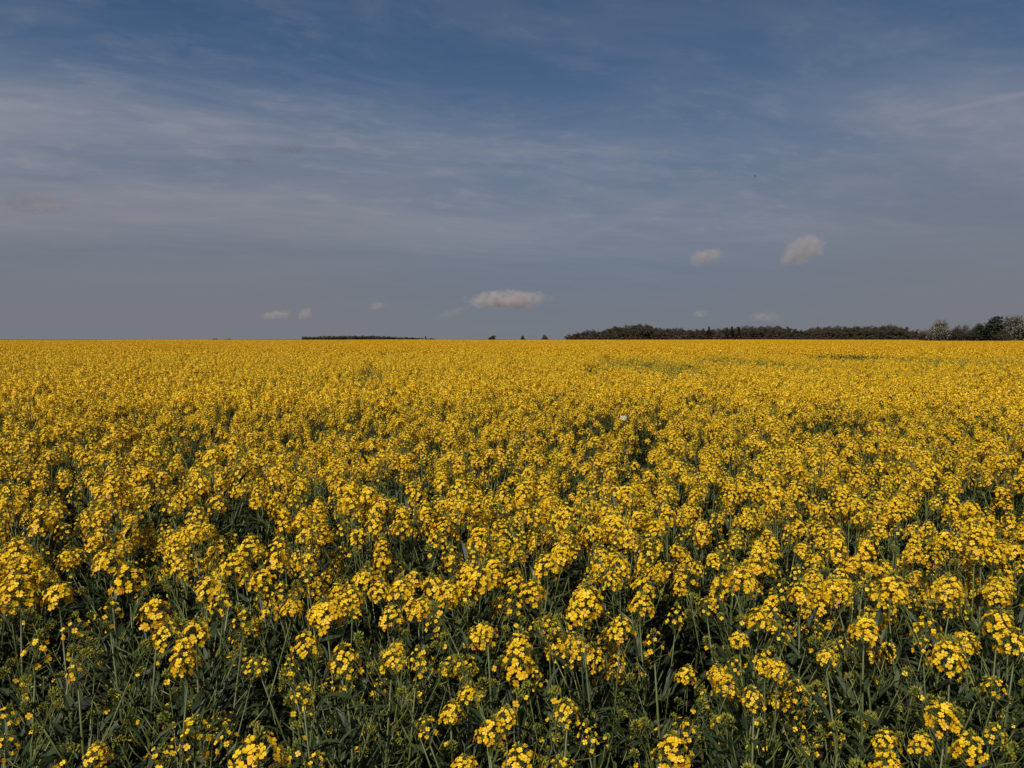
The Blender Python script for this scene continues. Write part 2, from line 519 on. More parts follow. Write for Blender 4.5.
def plant_spec(rng, heads, lean=0.0, leafy_amt=1.0, nbud=2, stem_h=None, lod=0):
    """heads: list of (x, y, z of the flowers' middle, scale, kind); the first one ends the main stem.
    returns stem buffer, leaf buffer and [(head index, matrix)]"""
    st, lf = MB([M_STEM]), MB([M_LEAF])
    sides = 5 if lod == 0 else 3
    hx, hy, hz, hs, hk = heads[0]
    topz = hz - 0.055 * hs
    b = [np.array((0.0, 0.0, 0.0)), np.array((hx * 0.15 + rng.uniform(-.05, .05), hy * 0.15 + rng.uniform(-.05, .05), topz * 0.35)),
         np.array((hx * 0.55 + rng.uniform(-.035, .035), hy * 0.55 + rng.uniform(-.035, .035), topz * 0.72)), np.array((hx, hy, topz))]
    def axis(t):
        t = max(0, min(0.999, t)) * 3
        i = int(t)
        return b[i] * (1 - (t - i)) + b[i + 1] * (t - i)
    tube(st, b, [0.0068, 0.0058, 0.0040, 0.0019], sides, 0, 0.55)
    out = []
    def put_head(p, d, s, k):
        i = rng.choice(OF[k])
        q = Vector(d).to_track_quat('Z', 'Y') @ Euler((0, 0, rng.uniform(0, 6.28))).to_quaternion()
        out.append((i, Matrix.Translation(Vector(p)) @ q.to_matrix().to_4x4() @ Matrix.Scale(s, 4)))
    put_head(b[3], (rng.uniform(-.1, .1), rng.uniform(-.1, .1), 1), hs, hk)
    nodes = []
    n = len(heads) - 1
    for j, (x, y, z, s, k) in enumerate(heads[1:]):
        t0 = 0.55 + 0.33 * (j + 0.5) / max(1, n) + rng.uniform(-0.04, 0.04)
        tip = np.array((x, y, z - 0.055 * s))
        while axis(t0)[2] > tip[2] - 0.12 and t0 > 0.2:
            t0 -= 0.05
        p0 = axis(t0)
        mid = p0 * 0.5 + tip * 0.5 + np.array(((tip - p0)[0] * 0.22, (tip - p0)[1] * 0.22, -0.02))
        tube(st, [p0, p0 * 0.75 + mid * 0.25 + (0, 0, 0.004), mid, tip], [0.0032, 0.0028, 0.0022, 0.0014], 4 if lod == 0 else 3, 0, rng.uniform(0.4, 0.8))
        d = tip - mid
        d[2] += 0.12
        put_head(tip, d, s, k)
        nodes.append((p0, tip - p0))
    for j in range(nbud):                   # late side shoots, still green
        t0 = rng.uniform(0.45, 0.80)
        p0 = axis(t0)
        a = rng.uniform(0, 6.28)
        l = rng.uniform(0.10, 0.22)
        tip = p0 + np.array((math.cos(a) * l * 0.5, math.sin(a) * l * 0.5, l))
        tube(st, [p0, (p0 + tip) / 2 + (0, 0, -0.01), tip], [0.003, 0.0023, 0.0013], 3, 0, rng.uniform(0.5, 0.9))
        put_head(tip, tip - p0, rng.uniform(0.8, 1.15), 'bud')
        nodes.append((p0, tip - p0))
    for p0, d in nodes:                     # clasping leaf under every branch
        dd = np.array((d[0], d[1], 0.0))
        dd = dd / (np.linalg.norm(dd) + 1e-6) + np.array((0, 0, 0.45))
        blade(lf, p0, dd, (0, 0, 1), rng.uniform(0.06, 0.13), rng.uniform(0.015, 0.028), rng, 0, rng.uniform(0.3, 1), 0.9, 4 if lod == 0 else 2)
    for j in range(int(22 * leafy_amt) if lod == 0 else 5):   # larger leaves on the lower stem
        t0 = 0.05 + 0.63 * (j + rng.random()) / (22 * leafy_amt if lod == 0 else 5)
        a = j * 2.4 + rng.uniform(-.5, .5)
        L = (0.135 - 0.07 * t0) * rng.uniform(0.7, 1.15)
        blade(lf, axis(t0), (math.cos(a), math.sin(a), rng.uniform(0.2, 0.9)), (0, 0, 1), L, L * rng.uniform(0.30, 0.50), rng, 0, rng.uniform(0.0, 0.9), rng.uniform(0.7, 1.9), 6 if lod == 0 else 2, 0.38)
    if lod == 0:                            # a tangle of thin shoots and young pods
        for j in range(int(48 * leafy_amt)):
            t0 = rng.uniform(0.42, 0.96)
            a = rng.uniform(0, 6.28)
            rr = rng.uniform(0.0, 0.11)
            p0 = axis(t0) + np.array((math.cos(a) * rr, math.sin(a) * rr, rng.uniform(0, 0.03)))
            a += rng.uniform(-1, 1)
            d = np.array((math.cos(a), math.sin(a), rng.uniform(0.2, 2.2)))
            d = d / np.linalg.norm(d) * rng.uniform(0.025, 0.07)
            tube(st, [p0, p0 + d * 0.6, p0 + d + (0, 0, 0.008)], [0.0008, 0.0014, 0.0006], 3, 0, rng.uniform(0.2, 1.0))
    for j in range(int(30 * leafy_amt) if lod == 0 else 6):    # narrow upper leaves and pods
        t0 = rng.uniform(0.45, 0.93)
        a = rng.uniform(0, 6.28)
        L = rng.uniform(0.025, 0.075)
        off = np.array((math.cos(a), math.sin(a), rng.uniform(0.3, 1.2))) * rng.uniform(0.0, 0.09)
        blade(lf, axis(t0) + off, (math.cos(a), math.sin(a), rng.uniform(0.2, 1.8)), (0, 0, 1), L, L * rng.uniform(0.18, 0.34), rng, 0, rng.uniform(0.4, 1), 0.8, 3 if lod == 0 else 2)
    return st, lf, out


def random_heads(rng, style):
    hgt = rng.uniform(1.02, 1.13)
    hs = []
    if style == 'rich':
        n, kinds = rng.randint(8, 11), ['full', 'full', 'loose', 'loose', 'tall']
        hs.append((rng.uniform(-.02, .02), rng.uniform(-.02, .02), hgt, rng.uniform(1.0, 1.15), rng.choice(['full', 'tall', 'full'])))
    elif style == 'mid':
        n, kinds = rng.randint(5, 7), ['full', 'loose', 'loose', 'full', 'bud']
        hgt -= 0.04
        hs.append((rng.uniform(-.02, .02), rng.uniform(-.02, .02), hgt, rng.uniform(0.85, 1.05), rng.choice(['full', 'loose'])))
    elif style == 'green':
        n, kinds = rng.randint(3, 5), ['bud', 'bud', 'loose', 'bud']
        hgt -= 0.16
        hs.append((rng.uniform(-.02, .02), rng.uniform(-.02, .02), hgt, rng.uniform(0.7, 0.9), rng.choice(['loose', 'bud'])))
    else:
        n, kinds = rng.randint(3, 5), ['bud']
        hgt -= 0.26
        hs.append((rng.uniform(-.02, .02), rng.uniform(-.02, .02), hgt, 0.9, 'bud'))
    a0 = rng.uniform(0, 6.28)
    for j in range(n):
        a = a0 + j * 2.4 + rng.uniform(-.4, .4)
        r = rng.uniform(0.045, 0.14)
        hs.append((math.cos(a) * r, math.sin(a) * r, hgt - rng.uniform(-0.01, 0.09) - r * rng.uniform(0.2, 1.1), rng.uniform(0.75, 1.08), rng.choice(kinds)))
    return hs


STYLES = ['rich'] * 7 + ['mid'] * 5 + ['green'] * 4 + ['bare'] * 2
SPECS, LOD0, LOD1 = [], [], []
for k, s in enumerate(STYLES):
    r_ = random.Random(100 + k)
    hs = random_heads(r_, s)
    nb = {'rich': 3, 'mid': 5, 'green': 8, 'bare': 8}[s]
    la = {'rich': 1.0, 'mid': 1.0, 'green': 1.25, 'bare': 1.3}[s]
    SPECS.append(plant_spec(random.Random(200 + k), hs, nbud=nb, leafy_amt=la))
    s1 = plant_spec(random.Random(200 + k), hs, nbud=nb, leafy_amt=la, lod=1)
    for spec, store, hl in ((SPECS[-1], LOD0, HEADS), (s1, LOD1, HEADS1)):
        j = MB([M_PETAL, M_STEM, M_LEAF, M_BUD])
        j.merge(spec[0], Matrix())
        j.merge(spec[1], Matrix())
        for hi, mt in spec[2]:
            j.merge(hl[hi][0], mt)
            if hl[hi][1].n:
                j.merge(hl[hi][1], mt)
        store.append(j)


def tile(rng, style, size=3.0):
    """a three metre square of canopy for the distance"""
    mb = MB([M_PETAL, M_STEM, M_LEAF, M_BUD])
    dens = {'rich': 80, 'mid': 48, 'green': 14}[style]
    for i in range(int(dens * size * size)):
        x, y = rng.uniform(-size / 2, size / 2) * 1.06, rng.uniform(-size / 2, size / 2) * 1.06
        nz = mnoise.noise(Vector((x * 1.6, y * 1.6, hash(style) % 7 + 0.3)))
        if nz < -0.20 and rng.random() < 0.8:
            continue
        z = (1.02 if style != 'green' else 0.97) + nz * 0.12 + rng.uniform(-0.13, 0.07)
        for k in range(4):
            a = rng.uniform(0, 6.28)
            al = rng.uniform(0.0, 1.3)
            nn = np.array((math.cos(a) * math.cos(al), math.sin(a) * math.cos(al), math.sin(al)))
            c = np.array((x, y, z)) + nn * 0.02 + (0, 0, rng.uniform(-0.012, 0.012))
            floret(mb, c, nn, rng.uniform(0.030, 0.042), rng, 1, max(0, min(1, 0.40 + rng.uniform(-0.4, 0.4))))
    for i in range(int((60 if style != 'green' else 110) * size * size)):
        x, y = rng.uniform(-size / 2, size / 2) * 1.04, rng.uniform(-size / 2, size / 2) * 1.04
        a = rng.uniform(0, 6.28)
        blade(mb, (x, y, rng.uniform(0.55, 0.88) + (0.12 if style == 'green' else 0)), (math.cos(a), math.sin(a), rng.uniform(0.3, 2.0)), (0, 0, 1), rng.uniform(0.12, 0.2), 0.05, rng, 2, rng.uniform(0.3, 1), 0.8, 2)
    return mb


TSTY = ['rich'] * 4 + ['mid'] * 3 + ['green'] * 2
TILES = [tile(random.Random(300 + k), s) for k, s in enumerate(TSTY)]

pcol = bpy.data.collections.new('crop_source')       # never linked to the scene
NPROTO = 0
for group in (LOD0, LOD1, TILES):
    for j in group:
        o = bpy.data.objects.new('crop_%03d' % NPROTO, j.mesh('crop'))
        pcol.objects.link(o)
        NPROTO += 1
I0, I1, I2 = 0, len(LOD0), len(LOD0) + len(LOD1)


# ------------------------------------------------------------------ helpers for things
def tag(o, label=None, cat=None, group=None, kind=None):
    if label: o['label'] = label
    if cat: o['category'] = cat
    if group: o['group'] = group
    if kind: o['kind'] = kind
    return o


def link(o):
    scene.collection.objects.link(o)
    return o


def empty(name, loc, rz=0.0, s=1.0):
    o = bpy.data.objects.new(name, None)
    o.empty_display_size = 0.1
    o.location = loc
    o.rotation_euler = (0, 0, rz)
    o.scale = (s, s, s)
    return link(o)


def child(name, me, parent, mt=None):
    o = bpy.data.objects.new(name, me)
    o.parent = parent
    if mt is not None:
        o.matrix_local = mt
    return link(o)


def build_plant(spec, loc, rz=0.0, s=1.0):
    root = empty('rapeseed_plant', loc, rz, s)
    child('stem', spec[0].mesh('stem', True), root)
    child('foliage', spec[1].mesh('foliage'), root)
    for hi, mt in spec[2]:
        h = child('flower_head' if KINDS[hi] != 'bud' else 'bud_head', HEAD_ME[hi][0], root, mt)
        child('buds', HEAD_ME[hi][1], h)
    return root


def copy_tree(o, parent=None):
    c = o.copy()
    link(c)
    if parent is not None:
        c.parent = parent
    for ch in KIDS.get(o.name, []):
        copy_tree(ch, c)
    return c


# ------------------------------------------------------------------ ground
def ground_z(r):
    return -3.0 * max(0.0, min(1.0, (r - 440) / 400.0))


gv, gf = [], []
rings = [0.0, 2, 6, 15, 40, 100, 200, 320, 440, 480, 560, 660, 760, 840, 1000, 1500, 2500, 4000, 7000]
SEG = 64
gv.append((0, 0, 0))
for r in rings[1:]:
    for k in range(SEG):
        a = 2 * math.pi * k / SEG
        gv.append((r * math.cos(a), r * math.sin(a), ground_z(r)))
for k in range(SEG):
    gf.append((0, 1 + k, 1 + (k + 1) % SEG))
for i in range(len(rings) - 2):
    a, b = 1 + i * SEG, 1 + (i + 1) * SEG
    for k in range(SEG):
        gf.append((a + k, b + k, b + (k + 1) % SEG, a + (k + 1) % SEG))
gm = bpy.data.meshes.new('ground')
gm.from_pydata(gv, [], gf)
gm.materials.append(M_SOIL)
tag(link(bpy.data.objects.new('ground', gm)), kind='structure')

# ------------------------------------------------------------------ where the crop is thin
TOP = 1.06
# (px, py, half width px, half height px, strength): green gaps seen in the crop, turned into places on the ground
GAPS = [(893, 359, 66, 5.5, 1.1), (960, 360, 40, 2.0, 0.6), (657, 366, 42, 6, 1.0), (765, 363, 30, 6, 1.1), (985, 357, 25, 2.0, 0.5),
        (370, 354, 60, 2.6, 0.8), (372, 375, 18, 5.0, 0.9), (430, 362, 20, 1.2, 0.4), (820, 414, 26, 9, 0.9), (790, 432, 14, 5, 0.6),
        (640, 430, 26, 7, 0.8), (880, 402, 14, 4, 0.6), (740, 470, 16, 6, 0.6), (130, 430, 16, 5, 0.7), (340, 472, 16, 6, 0.8),
        (40, 492, 14, 10, 0.8), (205, 425, 14, 5, 0.5), (255, 434, 14, 5, 0.6), (440, 480, 20, 8, 0.7), (505, 478, 10, 8, 0.7),
        (420, 415, 30, 5, 0.4), (55, 524, 14, 8, 0.7), (570, 540, 16, 14, 0.5), (905, 505, 14, 12, 0.5), (925, 540, 14, 16, 0.6),
        (985, 440, 20, 6, 0.5), (700, 395, 30, 4, 0.45), (560, 400, 24, 4, 0.4), (170, 395, 30, 3, 0.35), 
        (330, 520, 16, 10, 0.5), (150, 470, 14, 6, 0.5), (960, 485, 12, 8, 0.5), (35, 600, 20, 10, 0.4)]
GP = []
for px, py, hw, hh, st in GAPS:
    c = at_height(px, py, TOP)
    y0 = at_height(px, py + hh, TOP).y
    y1 = at_height(px, max(HORIZON + 6, py - hh), TOP).y
    GP.append((c.x, (y0 + y1) / 2, hw * c.y / FPX, max(0.12, (y1 - y0) / 2), st))
GP = np.array(GP)


def thin(x, y):
    """0 = full flower, 1 = a green hole"""
    d = ((x - GP[:, 0]) / GP[:, 2]) ** 2 + ((y - GP[:, 1]) / GP[:, 3]) ** 2
    v = float(np.max(GP[:, 4] * np.exp(-d * 0.9)))
    a = mnoise.fractal(Vector((x * 1.1, y * 0.9, 4.2)), 1.0, 2.0, 3)
    b = mnoise.noise(Vector((x * 0.16, y * 0.10, 9.0)))
    c = mnoise.noise(Vector((x * 0.03, y * 0.012, 5.0)))
    e = mnoise.noise(Vector((x * 2.3, y * 1.9, 7.7)))
    return v * 1.2 + max(0.0, a - 0.05) * 0.95 + max(0.0, e - 0.1) * 0.70 + b * 0.16 + c * 0.10


def roll(x, y):
    """gentle waves of the crop's height"""
    return 0.05 * mnoise.noise(Vector((x * 0.9, y * 0.9, 1.0))) + 0.045 * mnoise.noise(Vector((x * 0.35, y * 0.35, 1.0))) + 0.05 * mnoise.noise(Vector((x * 0.05, y * 0.05, 2.0)))


# ------------------------------------------------------------------ the nearest plants, head by head
# (px, py of a head, width in px, kind)
HERO = [(256, 753, 58, 'full'), (194, 732, 38, 'loose'), (95, 754, 25, 'full'), (165, 760, 38, 'loose'), (187, 662, 28, 'tall'), (72, 630, 28, 'loose'),
        (78, 672, 22, 'loose'), (34, 652, 34, 'loose'), (242, 620, 25, 'loose'), (156, 614, 34, 'full'), (166, 634, 28, 'full'), (196, 630, 32, 'full'),
        (6, 716, 24, 'loose'), (5, 745, 20, 'loose'), (290, 606, 24, 'full'), (328, 610, 44, 'full'), (352, 597, 28, 'full'), (308, 643, 32, 'full'),
        (346, 660, 34, 'full'), (391, 657, 30, 'full'), (416, 660, 24, 'loose'), (292, 669, 22, 'loose'), (304, 692, 24, 'loose'), (488, 630, 22, 'full'),
        (448, 665, 18, 'loose'), (468, 692, 24, 'full'), (451, 711, 27, 'full'), (430, 726, 25, 'loose'), (490, 730, 34, 'full'), (507, 715, 26, 'full'),
        (466, 763, 30, 'full'), (316, 766, 27, 'loose'), (423, 606, 26, 'full'), (393, 617, 28, 'full'), (517, 664, 36, 'tall'), (567, 710, 27, 'full'),
        (590, 737, 26, 'loose'), (525, 758, 36, 'full'), (673, 752, 38, 'full'), (754, 698, 23, 'full'), (686, 673, 23, 'full'), (716, 671, 22, 'full'),
        (731, 668, 14, 'loose'), (758, 617, 27, 'full'), (740, 638, 22, 'full'), (765, 664, 22, 'full'), (620, 628, 30, 'full'), (640, 604, 28, 'full'),
        (583, 600, 50, 'full'), (655, 643, 28, 'loose'), (582, 647, 28, 'loose'), (675, 617, 25, 'loose'), (566, 766, 22, 'loose'), (708, 606, 22, 'loose'),
        (827, 655, 21, 'full'), (777, 668, 23, 'full'), (864, 627, 30, 'full'), (924, 627, 27, 'loose'), (924, 647, 20, 'loose'), (950, 656, 34, 'full'),
        (966, 640, 26, 'full'), (944, 717, 38, 'full'), (967, 745, 30, 'full'), (920, 742, 26, 'full'), (886, 740, 24, 'full'), (886, 763, 33, 'full'),
        (992, 733, 16, 'loose'), (997, 621, 32, 'full'), (1014, 643, 28, 'full'), (994, 684, 15, 'loose'), (781, 637, 22, 'loose'), (838, 728, 15, 'bud'),
        (250, 668, 16, 'loose'), (262, 664, 15, 'loose'), (20, 590, 34, 'full'), (60, 592, 30, 'full'), (130, 580, 34, 'full'), (206, 586, 30, 'full'),
        (400, 588, 32, 'full'), (446, 590, 30, 'full'), (480, 578, 34, 'full'), (800, 592, 32, 'full'), (840, 590, 30, 'full'), (890, 588, 40, 'full'),
        (950, 588, 30, 'full'), (994, 592, 24, 'full'), (740, 578, 34, 'full'), (690, 576, 26, 'loose'), (530, 590, 30, 'full'), (310, 580, 26, 'loose'), (236, 566, 30, 'full'), (262, 578, 30, 'full'), (250, 548, 28, 'full'), (276, 560, 26, 'tall'), (222, 604, 26, 'loose'), (268, 612, 22, 'loose'),
        (548, 566, 30, 'full'), (20, 552, 30, 'full'), (110, 612, 26, 'loose'), (110, 560, 30, 'full')]
LAB = {(256, 753): 'rapeseed plant whose large round yellow head is cut by the bottom edge left of centre',
       (194, 732): 'rapeseed plant with a loose yellow head above black shade, left of the large round head',
       (95, 754): 'rapeseed plant with one small yellow head low in the dark bottom left',
       (187, 662): 'rapeseed plant with a narrow upright column of yellow flowers at the left',
       (517, 664): 'rapeseed plant with a tall oblong yellow head on a bright green stalk, low centre',
       (490, 730): 'rapeseed plant with paired bright yellow heads just below the tall oblong head',
       (525, 758): 'rapeseed plant with a domed yellow head on the bottom edge at centre',
       (468, 692): 'rapeseed plant with three yellow heads stepping down to the left, low centre',
       (567, 710): 'rapeseed plant with ragged yellow heads trailing down right of the low centre',
       (673, 752): 'rapeseed plant with one solitary round yellow head on the bottom edge right of centre',
       (754, 698): 'rapeseed plant with one small leaning yellow head alone over dark leaves, right of centre',
       (944, 717): 'rapeseed plant with the biggest rounded yellow head of the bottom right corner',
       (886, 740): 'rapeseed plant with two stacked yellow heads on the bottom edge, left of corner cluster',
       (920, 742): 'rapeseed plant with a small yellow head between the two larger bottom right clusters',
       (304, 692): 'rapeseed plant with sparse separate yellow blossoms above a thick pale stalk, lower left',
       (827, 655): 'rapeseed plant with one small round yellow head ringed by dark foliage at the right',
       (34, 652): 'rapeseed plant with scattered single yellow blossoms beside the left edge',
       (838, 728): 'rapeseed plant with a tiny half opened yellow head low on the right',
       (6, 716): 'rapeseed plant with dim yellow heads cut by the left edge'}
SHORT = {(256, 753): 'the large round head cut by the bottom edge', (187, 662): 'the narrow flower column at the left', (517, 664): 'the tall oblong head low at centre',
         (673, 752): 'the solitary round head on the bottom edge', (944, 717): 'the biggest head in the bottom right corner', (827, 655): 'the small round head ringed by foliage',
         (304, 692): 'the sparse blossoms on a pale stalk', (34, 652): 'the scattered blossoms by the left edge', (754, 698): 'the small leaning head over dark leaves'}
TAKEN = set()
REST_HERO = 'foreground rapeseed plant with separate yellow heads over dark leafy shade'
REST_NEAR = 'rapeseed plant in bloom merging into the unbroken yellow middle of the near crop'
REST_GREEN = 'short green rapeseed plant in tight bud between flowering neighbours'
GROUP = 'rapeseed plants of the near crop'

hr = random.Random(11)
hh_ = []
for px, py, wpx, k in HERO:
    z = 1.06 + hr.uniform(-0.02, 0.02)
    if wpx >= 50: z += 0.10 if py > 700 else 0.03
    p = at_height(px, py, z)
    slant = (p - Vector((0, 0, CAMZ))).length
    base = {'full': 0.078, 'tall': 0.070, 'loose': 0.078, 'bud': 0.036}[k]
    s = wpx * slant / FPX / base
    hh_.append([p, max(0.62, min(1.45, s)), k, (px, py)])
groups = []
used = [False] * len(hh_)
for i, h in enumerate(hh_):
    if used[i]:
        continue
    used[i] = True
    gset = [h]
    for j in range(i + 1, len(hh_)):
        if not used[j] and len(gset) < 4 and (hh_[j][0] - h[0]).to_2d().length < 0.15:
            if tuple(hh_[j][3]) in LAB and tuple(h[3]) in LAB:
                continue
            used[j] = True
            gset.append(hh_[j])
    groups.append(gset)

count = 0
placed = []
for gset in groups:
    gset.sort(key=lambda h: -h[0].z * h[1])
    c = gset[0][0]
    loc = Vector((c.x + hr.uniform(-.03, .03), c.y + hr.uniform(-.02, .04), 0))
    hs = [(h[0].x - loc.x, h[0].y - loc.y, h[0].z, h[1], h[2]) for h in gset]
    # extra low side heads, mostly green
    for k in range(hr.randint(0, 2)):
        a = hr.uniform(0, 6.28)
        r = hr.uniform(.06, .14)
        hs.append((math.cos(a) * r, math.sin(a) * r, hs[0][2] - hr.uniform(.12, .26), hr.uniform(.7, .95), hr.choice(['bud', 'bud', 'loose'])))
    spec = plant_spec(random.Random(900 + count), hs, nbud=hr.randint(5, 8), leafy_amt=1.2)
    root = build_plant(spec, loc)
    lab = None
    for h in gset:
        lab = lab or LAB.get(tuple(h[3]))
    if lab is None:                         # said by the nearest landmark head
        hp = gset[0][3]
        for mark in sorted(SHORT, key=lambda m_: math.hypot(m_[0] - hp[0], m_[1] - hp[1])):
            ddx, ddy = hp[0] - mark[0], hp[1] - mark[1]
            if math.hypot(ddx, ddy) > 190:
                break
            way = ('left of' if ddx < 0 else 'right of') if abs(ddx) > 1.6 * abs(ddy) else ('above' if ddy < 0 else 'below') if abs(ddy) > 1.6 * abs(ddx) else ('above and left of' if ddx < 0 else 'above and right of') if ddy < 0 else ('below and left of' if ddx < 0 else 'below and right of')
            cand_l = 'yellow headed rapeseed plant %s %s' % (way, SHORT[mark])
            if cand_l not in TAKEN:
                TAKEN.add(cand_l)
                lab = cand_l
                break
    tag(root, lab or REST_HERO, 'plant', GROUP)
    placed.append((loc.x, loc.y))
    count += 1
placed = np.array(placed)

# ------------------------------------------------------------------ the rest of the crop
cr = random.Random(23)
pts = []                                   # x, y, thin
CELL = 0.262
y = 0.85
while y < 31:
    hw = 0.80 * y + 1.6
    n = int(2 * hw / CELL)
    for i in range(n + 1):
        x = -hw + i * CELL + cr.uniform(-.12, .12)
        yy = y + cr.uniform(-.12, .12)
        pts.append((x, yy))
    y += CELL
cand = []
for x, y in pts:
    if y < 0.85:
        continue
    dmin = np.min((placed[:, 0] - x) ** 2 + (placed[:, 1] - y) ** 2) if y < 3.5 else 9
    if dmin < 0.10 ** 2:
        continue
    cand.append((math.hypot(x, y), x, y))
cand.sort()
NEARZONE = 2.02
singles, stuff = [], []
room = 300 - count
for d, x, y in cand:
    th = thin(x, y)
    if y < NEARZONE:                       # between the plants set by hand: green, lower ones
        st = cr.choice(['green', 'bare', 'green']) if cr.random() < 0.84 else 'mid'
    elif y < 2.35:
        st = cr.choice(['mid', 'green', 'rich', 'rich'])
    else:
        u = th + cr.uniform(-0.16, 0.16)
        st = 'rich' if u < 0.30 else 'mid' if u < 0.50 else 'green' if u < 0.78 else 'bare'
    k = cr.choice([i for i, s in enumerate(STYLES) if s == st])
    sc_ = cr.uniform(0.92, 1.07) + roll(x, y)
    if cr.random() < 0.05 and y > NEARZONE:
        sc_ += 0.07
    if th > 0.5:
        sc_ -= 0.16 * min(1, th)
    if th > 0.62 and y > 11:               # weak patches: as tall, but hardly in flower
        sc_ = cr.uniform(1.12, 1.26)
    rz = cr.uniform(0, 6.28)
    u_, v_ = project(x, y, 1.0 * sc_)
    vis = -12 < u_ < W + 12 and v_ < H + 8
    if vis and len(singles) < room:
        singles.append((k, x, y, sc_, rz))
    elif y < 31:
        if y < 28.5 or cr.random() < 0.5:
            lod = I0 if d < 8.5 else I1
            stuff.append((lod + k, x, y, sc_, rz))
print('hero plants', count, 'singles', len(singles), 'max dist', max(math.hypot(s[1], s[2]) for s in singles))

KIDS = {}
first = {}
for k, x, y, s, rz in singles:
    if k not in first:
        root = build_plant(SPECS[k], (x, y, 0), rz, s)
        first[k] = root
        for o in scene.objects:
            pass
        allc = [o for o in bpy.data.objects if o.parent is not None]
        KIDS = {}
        for o in allc:
            KIDS.setdefault(o.parent.name, []).append(o)
    else:
        root = copy_tree(first[k])
        root.location = (x, y, 0)
        root.rotation_euler = (0, 0, rz)
        root.scale = (s, s, s)
    lean = random.Random(int(x * 1000) ^ int(y * 1000))
    root.rotation_euler = (lean.uniform(-.10, .10), lean.uniform(-.10, .10), rz)
    tag(root, REST_GREEN if STYLES[k] in ('green', 'bare') else REST_NEAR, 'plant', GROUP)

# distance: canopy squares out to the crest of the field
TS = 3.0
y = 29.5
row = 0
while y < 445:
    hw = 0.78 * y + 6
    n = int(2 * hw / TS)
    for i in range(n + 1):
        x = -hw + i * TS + cr.uniform(-.3, .3)
        d = math.hypot(x, y)
        if d > 442:
            continue
        th = thin(x, y) * 0.9 + cr.uniform(-.14, .14) + 0.25 * mnoise.noise(Vector((x * 0.02, y * 0.03, 15.0)))
        st = 'rich' if th < 0.33 else 'mid' if th < 0.62 else 'green'
        k = cr.choice([j for j, s in enumerate(TSTY) if s == st])
        sc_ = 1.0 + roll(x, y) - (0.08 if st == 'green' else 0)
        sc_ += 0.35 * max(0.0, mnoise.noise(Vector((x * 0.012, y * 0.01, 31.0)))) * min(1, y / 300)
        stuff.append((I2 + k, x, y + cr.uniform(-.3, .3), sc_, cr.choice([0, 1, 2, 3]) * math.pi / 2 + cr.uniform(-.2, .2)))
    y += TS
    row += 1
print('stuff instances', len(stuff))

me = bpy.data.meshes.new('rapeseed_crop')
A = np.array(stuff)
co = np.zeros((len(A), 3))
co[:, 0] = A[:, 1]
co[:, 1] = A[:, 2]
me.vertices.add(len(A))
me.vertices.foreach_set('co', co.ravel())
a = me.attributes.new('pick', 'INT', 'POINT')
a.data.foreach_set('value', A[:, 0].astype(np.int32))
a = me.attributes.new('turn', 'FLOAT_VECTOR', 'POINT')
tv = np.zeros((len(A), 3))
tv[:, 2] = A[:, 4]
lr = np.random.RandomState(5)
small = A[:, 0] < I2
tv[small, 0] = lr.uniform(-.10, .10, small.sum())
tv[small, 1] = lr.uniform(-.10, .10, small.sum())
a.data.foreach_set('vector', tv.ravel())
a = me.attributes.new('size', 'FLOAT', 'POINT')
a.data.foreach_set('value', A[:, 3])
crop = link(bpy.data.objects.new('rapeseed_crop', me))
tag(crop, 'continuous yellow flowering rapeseed crop running back to the horizon', 'crop', kind='stuff')
ng = bpy.data.node_groups.new('crop_instances', 'GeometryNodeTree')
ng.interface.new_socket('Geometry', in_out='INPUT', socket_type='NodeSocketGeometry')
ng.interface.new_socket('Geometry', in_out='OUTPUT', socket_type='NodeSocketGeometry')
q = NG(ng)
gi, go = q.node('NodeGroupInput'), q.node('NodeGroupOutput')
ci = q.node('GeometryNodeCollectionInfo')
ci.inputs['Collection'].default_value = pcol
ci.inputs['Separate Children'].default_value = True
ci.inputs['Reset Children'].default_value = True
iop = q.node('GeometryNodeInstanceOnPoints')
iop.inputs['Pick Instance'].default_value = True
def named(n, dt):
    x = q.node('GeometryNodeInputNamedAttribute', data_type=dt)
    x.inputs['Name'].default_value = n
    return x.outputs['Attribute']
er = q.node('FunctionNodeEulerToRotation')
ng.links.new(gi.outputs[0], iop.inputs['Points'])
ng.links.new(ci.outputs[0], iop.inputs['Instance'])
ng.links.new(named('pick', 'INT'), iop.inputs['Instance Index'])
ng.links.new(named('turn', 'FLOAT_VECTOR'), er.inputs[0])
ng.links.new(er.outputs[0], iop.inputs['Rotation'])
ng.links.new(named('size', 'FLOAT'), iop.inputs['Scale'])
ng.links.new(iop.outputs[0], go.inputs[0])
crop.modifiers.new('instances', 'NODES').node_group = ng


